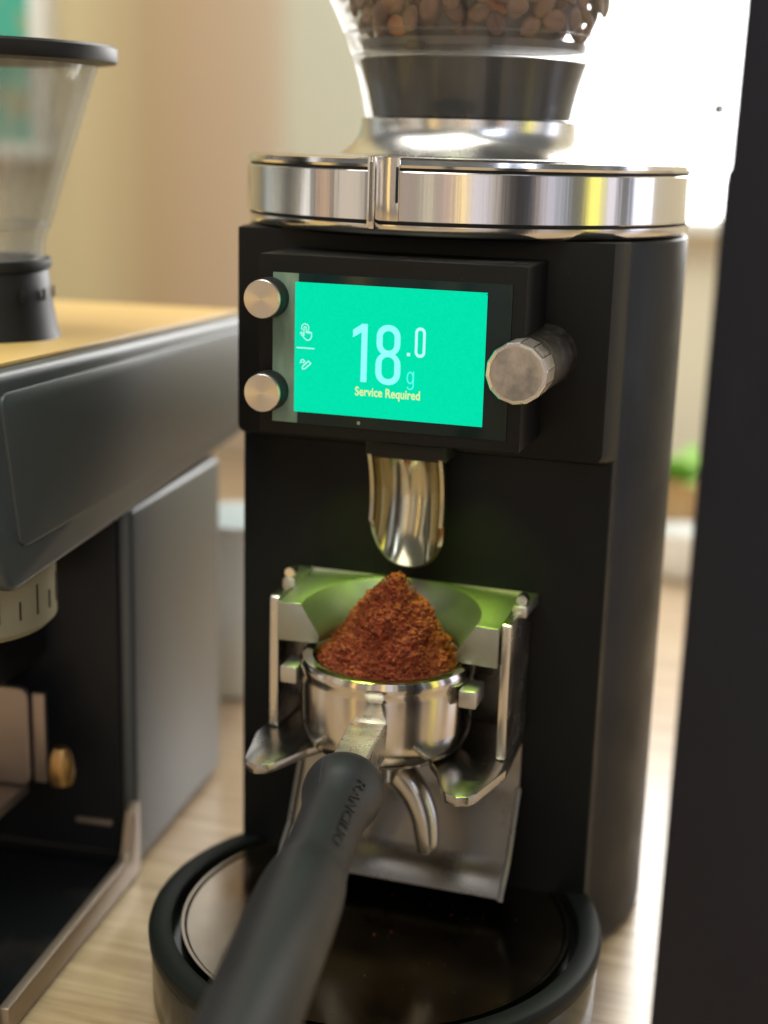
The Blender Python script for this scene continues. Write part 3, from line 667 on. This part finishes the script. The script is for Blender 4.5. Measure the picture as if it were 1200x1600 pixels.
# smooth the profile with a catmull-like resample
def smooth_prof(p, k=4):
    out = []
    for i in range(len(p)-1):
        p0, p1, p2, p3 = Vector(p[max(i-1, 0)]), Vector(p[i]), Vector(p[i+1]), Vector(p[min(i+2, len(p)-1)])
        for j in range(k):
            t = j/k
            q = 0.5*((2*p1)+(p2-p0)*t+(2*p0-5*p1+4*p2-p3)*t*t+(3*p1-p0-3*p2+p3)*t**3)
            out.append((q.x, max(0, q.y)))
    out.append(p[-1]); return out
SP = smooth_prof(hprof)
def hrad(t):
    for (a, ra), (b2, rb) in zip(SP, SP[1:]):
        if a <= t <= b2 and b2 > a: return ra+(rb-ra)*(t-a)/(b2-a)
    return 0.01
def grip():
    b = bmesh.new(); n = 64; rings = []
    for t, r in SP:
        c0 = H0+hd*t
        if r < 1e-5: rings.append([b.verts.new(c0)])
        else: rings.append([b.verts.new(c0+hs_*r*math.cos(2*math.pi*i/n)+hu*r*0.96*math.sin(2*math.pi*i/n)) for i in range(n)])
    b.faces.new(rings[0])
    for A, B in zip(rings, rings[1:]):
        for i in range(n):
            j = (i+1) % n
            if len(B) == 1: b.faces.new((A[i], A[j], B[0]))
            else: b.faces.new((A[i], A[j], B[j], B[i]))
    return b
gr = obj('handle', grip(), 'handle', PF, 60)
# raised lettering along the right flank of the grip, reading away from the cup
tm = text_mesh('RANCILIO', 1.0, 0.0, 0.0)
xs = [v.co.x for v in tm.vertices]; ys = [v.co.y for v in tm.vertices]
L0, L1, A0 = 0.0170, 0.0550, R(50)
bm2 = bmesh.new(); bm2.from_mesh(tm)
bmesh.ops.triangulate(bm2, faces=bm2.faces)
bmesh.ops.subdivide_edges(bm2, edges=[e for e in bm2.edges if e.calc_length() > 0.25], cuts=2)
for v in bm2.verts:
    t = L0 + (L1-L0)*(v.co.x-min(xs))/(max(xs)-min(xs))
    h = (v.co.y-min(ys))/(max(ys)-min(ys))
    rr_ = hrad(t) + 0.00022
    # hs_ points to the right of the hand seen along the handle
    ang = A0 - (h-0.5)*0.0040/rr_
    side = -1 if hs_.x < 0 else 1
    v.co = H0 + hd*t + hs_*side*rr_*math.cos(ang) + hu*rr_*0.96*math.sin(ang)
bmesh.ops.recalc_face_normals(bm2, faces=bm2.faces)
bmesh.ops.solidify(bm2, geom=bm2.faces[:], thickness=-0.00035)
obj('embossed_text', bm2, 'emboss', gr)
SL = R(118)
obj('mould_seam', tube([H0 + hd*(0.0004+0.021*k/16) + hs_*(-1 if hs_.x > 0 else 1)*-1*(hrad(0.0004+0.021*k/16)+0.00002)*math.cos(SL)*(1) + hu*(hrad(0.0004+0.021*k/16)+0.00002)*0.96*math.sin(SL) for k in range(17)], [0.00012]*17, 8), 'slab_edge', gr)
# spout under the cup
sp = obj('spout_boss', lathe([(0.0, -0.2300), (0.0130, -0.2300), (0.0120, -0.2360), (0.0105, -0.2440), (0, -0.2450)], PC, 40), 'pf', PF)
for s in (-1, 1):
    c0 = Vector((0, -0.098, zr(-0.2420)))
    path = [c0 + Vector((s*x, y, z)) for x, y, z in ((0.002, 0, 0.002), (0.008, -0.002, -0.0015), (0.0145, -0.004, -0.0075), (0.0190, -0.006, -0.0155), (0.0210, -0.0075, -0.0250), (0.0214, -0.0080, -0.0300))]
    rad = [0.0070, 0.0066, 0.0062, 0.0056, 0.0048, 0.0039]; fp, fr_ = [], []
    for i in range(len(path)-1):
        p0, p1, p2, p3 = path[max(i-1, 0)], path[i], path[i+1], path[min(i+2, len(path)-1)]
        for k in range(5):
            t = k/5; fp.append(0.5*((2*p1)+(p2-p0)*t+(2*p0-5*p1+4*p2-p3)*t*t+(3*p1-p0-3*p2+p3)*t**3)); fr_.append(rad[i]+(rad[i+1]-rad[i])*t)
    fp.append(path[-1]); fr_.append(rad[-1])
    obj('spout', tube(fp, fr_, 28), 'fork', PF, 60)

# ------------------------------------------------------------------ mound of ground coffee
def mound():
    b = bmesh.new(); n, k = 420, 170; rows = []
    ax, ay = 0.0030, -0.0975; top = -0.1592
    for j in range(k+1):
        t = j/k; row = []
        for i in range(n):
            a = 2*math.pi*i/n
            rr = 0.0286*t
            cx = ax*(1-t)**1.2; cy = -0.098 + (ay+0.098)*(1-t)
            x = cx + rr*math.cos(a); y = cy + rr*math.sin(a)
            h = top - 0.0372*(math.sqrt(t*t+0.016)-0.1265)/(math.sqrt(1.016)-0.1265)
            if t > 0.9: h -= 0.0
            p = Vector((x, y, 0))
            q3 = Vector((x, y, h))
            dsp = 0.0034*noise.noise(q3*95) + 0.0021*(0.42-noise.voronoi(q3*380)[0][0]) + 0.0012*(0.42-noise.voronoi(q3*850)[0][0]) + 0.0004*noise.noise(q3*1500)
            nrm = Vector((math.cos(a)*0.8, math.sin(a)*0.8, 0.6))
            f = min(1, t*12)*min(1, (1-t)*14+0.25)
            q = Vector((x, y, h)) + nrm*dsp*f*1.25
            row.append(b.verts.new((q.x, q.y, zr(q.z))))
        rows.append(row)
    for A, B in zip(rows, rows[1:]):
        for i in range(n): b.faces.new((A[i], A[(i+1) % n], B[(i+1) % n], B[i]))
    # loose crumbs sitting on the heap
    for _ in range(5200):
        t = math.sqrt(random.random())*0.98; a = random.uniform(0, 6.283)
        rr = 0.0286*t; x = ax*(1-t)**1.2 + rr*math.cos(a); y = -0.098 + rr*math.sin(a); h = top-0.0372*(math.sqrt(t*t+0.016)-0.1265)/(math.sqrt(1.016)-0.1265)
        c0 = Vector((x, y, zr(h))) + Vector((math.cos(a)*0.8, math.sin(a)*0.8, 0.6))*random.uniform(0, 0.0011)
        s = random.choice((0.00018, 0.00022, 0.0003, 0.0004))*random.uniform(0.8, 1.3)
        vs = [b.verts.new(c0 + Vector(tv)*s*random.uniform(0.7, 1.2)) for tv in ((1, 0, 0), (0, 1, 0), (-1, 0, 0), (0, -1, 0), (0, 0, 1), (0, 0, -1))]
        for k4 in range(4): b.faces.new((vs[k4], vs[(k4+1) % 4], vs[4])); b.faces.new((vs[(k4+1) % 4], vs[k4], vs[5]))
    me = bpy.data.meshes.new('mesh'); b.to_mesh(me); b.free()
    for p in me.polygons: p.use_smooth = True
    return me
tag(obj('coffee_grounds', mound(), 'coffee'), 'peaked heap of orange brown ground coffee in the portafilter basket', 'coffee grounds', kind='stuff')

# ------------------------------------------------------------------ second grinder at the left
P0 = Vector((-0.1235, -0.1756)); ev = Vector((-0.08998, 0.99594)); eu = Vector((0.99594, 0.08998))
ML = Matrix(((eu.x, ev.x, 0, P0.x), (eu.y, ev.y, 0, P0.y), (0, 0, 1, 0), (0, 0, 0, 1)))
G2 = thing('coffee_grinder', (P0.x, P0.y, 0), 'dark grey grinder with projecting head and empty glass hopper at the left', 'coffee grinder')
def lobj(name, bm, material, parent, angle=35):
    bmesh.ops.transform(bm, matrix=ML, verts=bm.verts); return obj(name, bm, material, parent, angle)
WID = -0.19
headpoly = rpoly([(0.002, 0.1760), (0.30, 0.1870), (0.30, 0.2490), (-0.016, 0.2605), (-0.012, 0.200)], [0.012, 0.004, 0.004, 0.006, 0.02], 6)
hd2 = lobj('head', prism(headpoly, 'x', WID, 0.0, 0.0035, 3), 'grey_head', G2, 50)
inset = rpoly([(0.0085, 0.1925), (0.275, 0.1945), (0.275, 0.2440), (-0.004, 0.2530)], [0.008, 0.004, 0.004, 0.006], 5)
lobj('side_panel', prism(inset, 'x', -0.004, 0.0016, 0.0008, 2), 'grey_head', hd2)
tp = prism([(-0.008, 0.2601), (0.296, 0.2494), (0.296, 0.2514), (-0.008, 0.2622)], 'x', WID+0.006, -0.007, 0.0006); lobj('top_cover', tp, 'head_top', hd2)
lobj('column', box(WID+0.004, -0.0025, 0.1235, 0.2480, 0.002, 0.1800, 0.004, 3), 'grey_column', G2)
lobj('column_front', box(WID+0.012, -0.008, 0.1190, 0.1240, 0.012, 0.1790, 0.001), 'black', G2)
lobj('base', box(WID, -0.0045, -0.012, 0.1230, 0.0015, 0.0095, 0.002), 'black_gloss', G2)
lobj('base_rail', prism(rpoly([(-0.014, 0.0015), (0.1225, 0.0015), (0.1225, 0.0400), (0.1150, 0.0360), (0.1080, 0.0150), (-0.014, 0.0125)], [0.001, 0.001, 0.003, 0.004, 0.006, 0.001], 3), 'x', -0.0042, 0.0, 0.0006), 'rose_metal', G2)
lobj('base_front', box(WID, -0.0044, -0.017, -0.0125, 0.0015, 0.030, 0.001), 'black', G2)
# cream dial under the head with tick marks
dc = (-0.047, 0.047)
dial = lobj('dial', lathe([(0, 0.1480), (0.0365, 0.1480), (0.0395, 0.1510), (0.0395, 0.1880), (0, 0.1880)], (dc[0], dc[1], 0), 72), 'cream', G2)
for k in range(14):
    a = R(-95+k*14); b = box(0.0393, 0.0398, -0.0004, 0.0004, 0.1565, 0.1640 if k % 2 else 0.1690)
    bmesh.ops.rotate(b, verts=b.verts, cent=(0, 0, 0), matrix=Matrix.Rotation(a, 3, 'Z')); bmesh.ops.translate(b, verts=b.verts, vec=(dc[0], dc[1], 0))
    lobj('tick_mark', b, 'gap', dial)
# filter holder on the column front
lobj('holder_arm', box(-0.095, -0.042, 0.070, 0.118, 0.108, 0.128, 0.004), 'black', G2)
lobj('holder_plate', prism(rpoly([(-0.105, 0.056), (-0.0385, 0.056), (-0.0385, 0.1030), (-0.105, 0.1030)], [0.002, 0.006, 0.006, 0.002], 4), 'y', 0.088, 0.092, 0.001), 'rose_metal', G2)
lobj('holder_strip', box(-0.0370, -0.0310, 0.089, 0.0925, 0.058, 0.1010, 0.001), 'rose_metal', G2)
lobj('holder_knob', lathe([(0, -0.010), (0.0050, -0.009), (0.0062, -0.004), (0.0050, 0.004), (0.003, 0.008), (0, 0.008)], (-0.0250, 0.092, 0.067), 24), 'brass', G2)
lobj('holder_shelf', box(-0.110, -0.042, 0.052, 0.094, 0.050, 0.0555, 0.001), 'rose_metal', G2)
lobj('tray_slot', box(-0.030, -0.012, 0.1165, 0.1190, 0.026, 0.0285, 0.0004), 'rose_metal', G2)
# its hopper
hc = P0 + eu*(-0.0625) + ev*0.100
hz = 0.2575
H2 = thing('bean_hopper', (hc.x, hc.y, hz), 'empty conical glass hopper with black lid on the left grinder', 'hopper')
C2 = (hc.x, hc.y, 0)
obj('collar', lathe([(0, hz-0.004), (0.0375, hz-0.004), (0.0350, hz+0.003), (0.0325, hz+0.018), (0.0315, hz+0.0290), (0.0310, hz+0.0297), (0, hz+0.0297)], C2, 72), 'black', H2)
obj('collar_band', lathe([(0.0290, hz+0.0300), (0.0325, hz+0.0300), (0.0330, hz+0.0320), (0.0325, hz+0.0340), (0.0290, hz+0.0340)], C2, 72, closed=True), 'gap', H2)
for k in range(10):
    a = R(-100+k*24); b = box(-0.0012, 0.0012, -0.0338, -0.0330, hz+0.0175, hz+0.0225, 0.0003)
    bmesh.ops.rotate(b, verts=b.verts, cent=(0, 0, 0), matrix=Matrix.Rotation(a, 3, 'Z')); bmesh.ops.translate(b, verts=b.verts, vec=C2)
    obj('slot', b, 'gap', H2)
g2 = [(0.0302, hz+0.0342), (0.0305, hz+0.0400), (0.0312, hz+0.0440), (0.0330, hz+0.0475), (0.0345, hz+0.0520), (0.0400, hz+0.0700), (0.0470, hz+0.0910), (0.0540, hz+0.1130)]
obj('glass_cone', lathe(g2 + [(r-0.0022, z) for r, z in g2[::-1]], C2, 96, closed=True), 'clear2', H2, 60)
obj('glass_ring', lathe([(0.0300, hz+0.0465), (0.0328, hz+0.0470), (0.0328, hz+0.0485), (0.0300, hz+0.0490)], C2, 96, closed=True), 'clear2', H2)
obj('lid', lathe([(0, hz+0.1135), (0.0560, hz+0.1135), (0.0615, hz+0.1142), (0.0622, hz+0.1152), (0.0622, hz+0.1200), (0.0612, hz+0.1210), (0, hz+0.1216)], C2, 96), 'black', H2)

# ------------------------------------------------------------------ a few spilled crumbs
def crumbs():
    b = bmesh.new()
    def grain(p, s):
        vs = [b.verts.new(Vector(p) + Vector((random.uniform(-1, 1), random.uniform(-1, 1), random.uniform(-0.3, 1)))*s) for _ in range(4)]
        for f in ((0, 1, 2), (0, 3, 1), (1, 3, 2), (2, 3, 0)): b.faces.new([vs[i] for i in f])
    for _ in range(110): grain((random.uniform(-0.051, 0.045)*random.uniform(0.5, 1), random.uniform(-0.100, -0.073), zr(-0.0364)), random.uniform(0.00012, 0.0003))
    for _ in range(70):
        a = R(random.uniform(0, 180)); r = random.uniform(0.0372, 0.044); y = -0.098+r*math.sin(a)
        if y < -0.063: grain((r*math.cos(a), y, zr(-0.1755)+0.0035*math.sin(a)), random.uniform(0.00015, 0.0004))
    for _ in range(60):
        a = R(random.uniform(190, 350)); r = random.uniform(0.0300, 0.0335); grain((r*math.cos(a), -0.098+r*math.sin(a), zr(-0.1927)), random.uniform(0.00012, 0.0003))
    for _ in range(90):
        r = 0.072*math.sqrt(random.random()); a = random.uniform(0, 6.283); grain((r*math.cos(a), -0.105+r*math.sin(a), 0.0319), random.uniform(0.0002, 0.0006))
    return b
tag(obj('coffee_crumbs', crumbs(), 'coffee'), 'scattered specks of spilled ground coffee around display top, funnel and tray', 'coffee crumbs', kind='stuff')
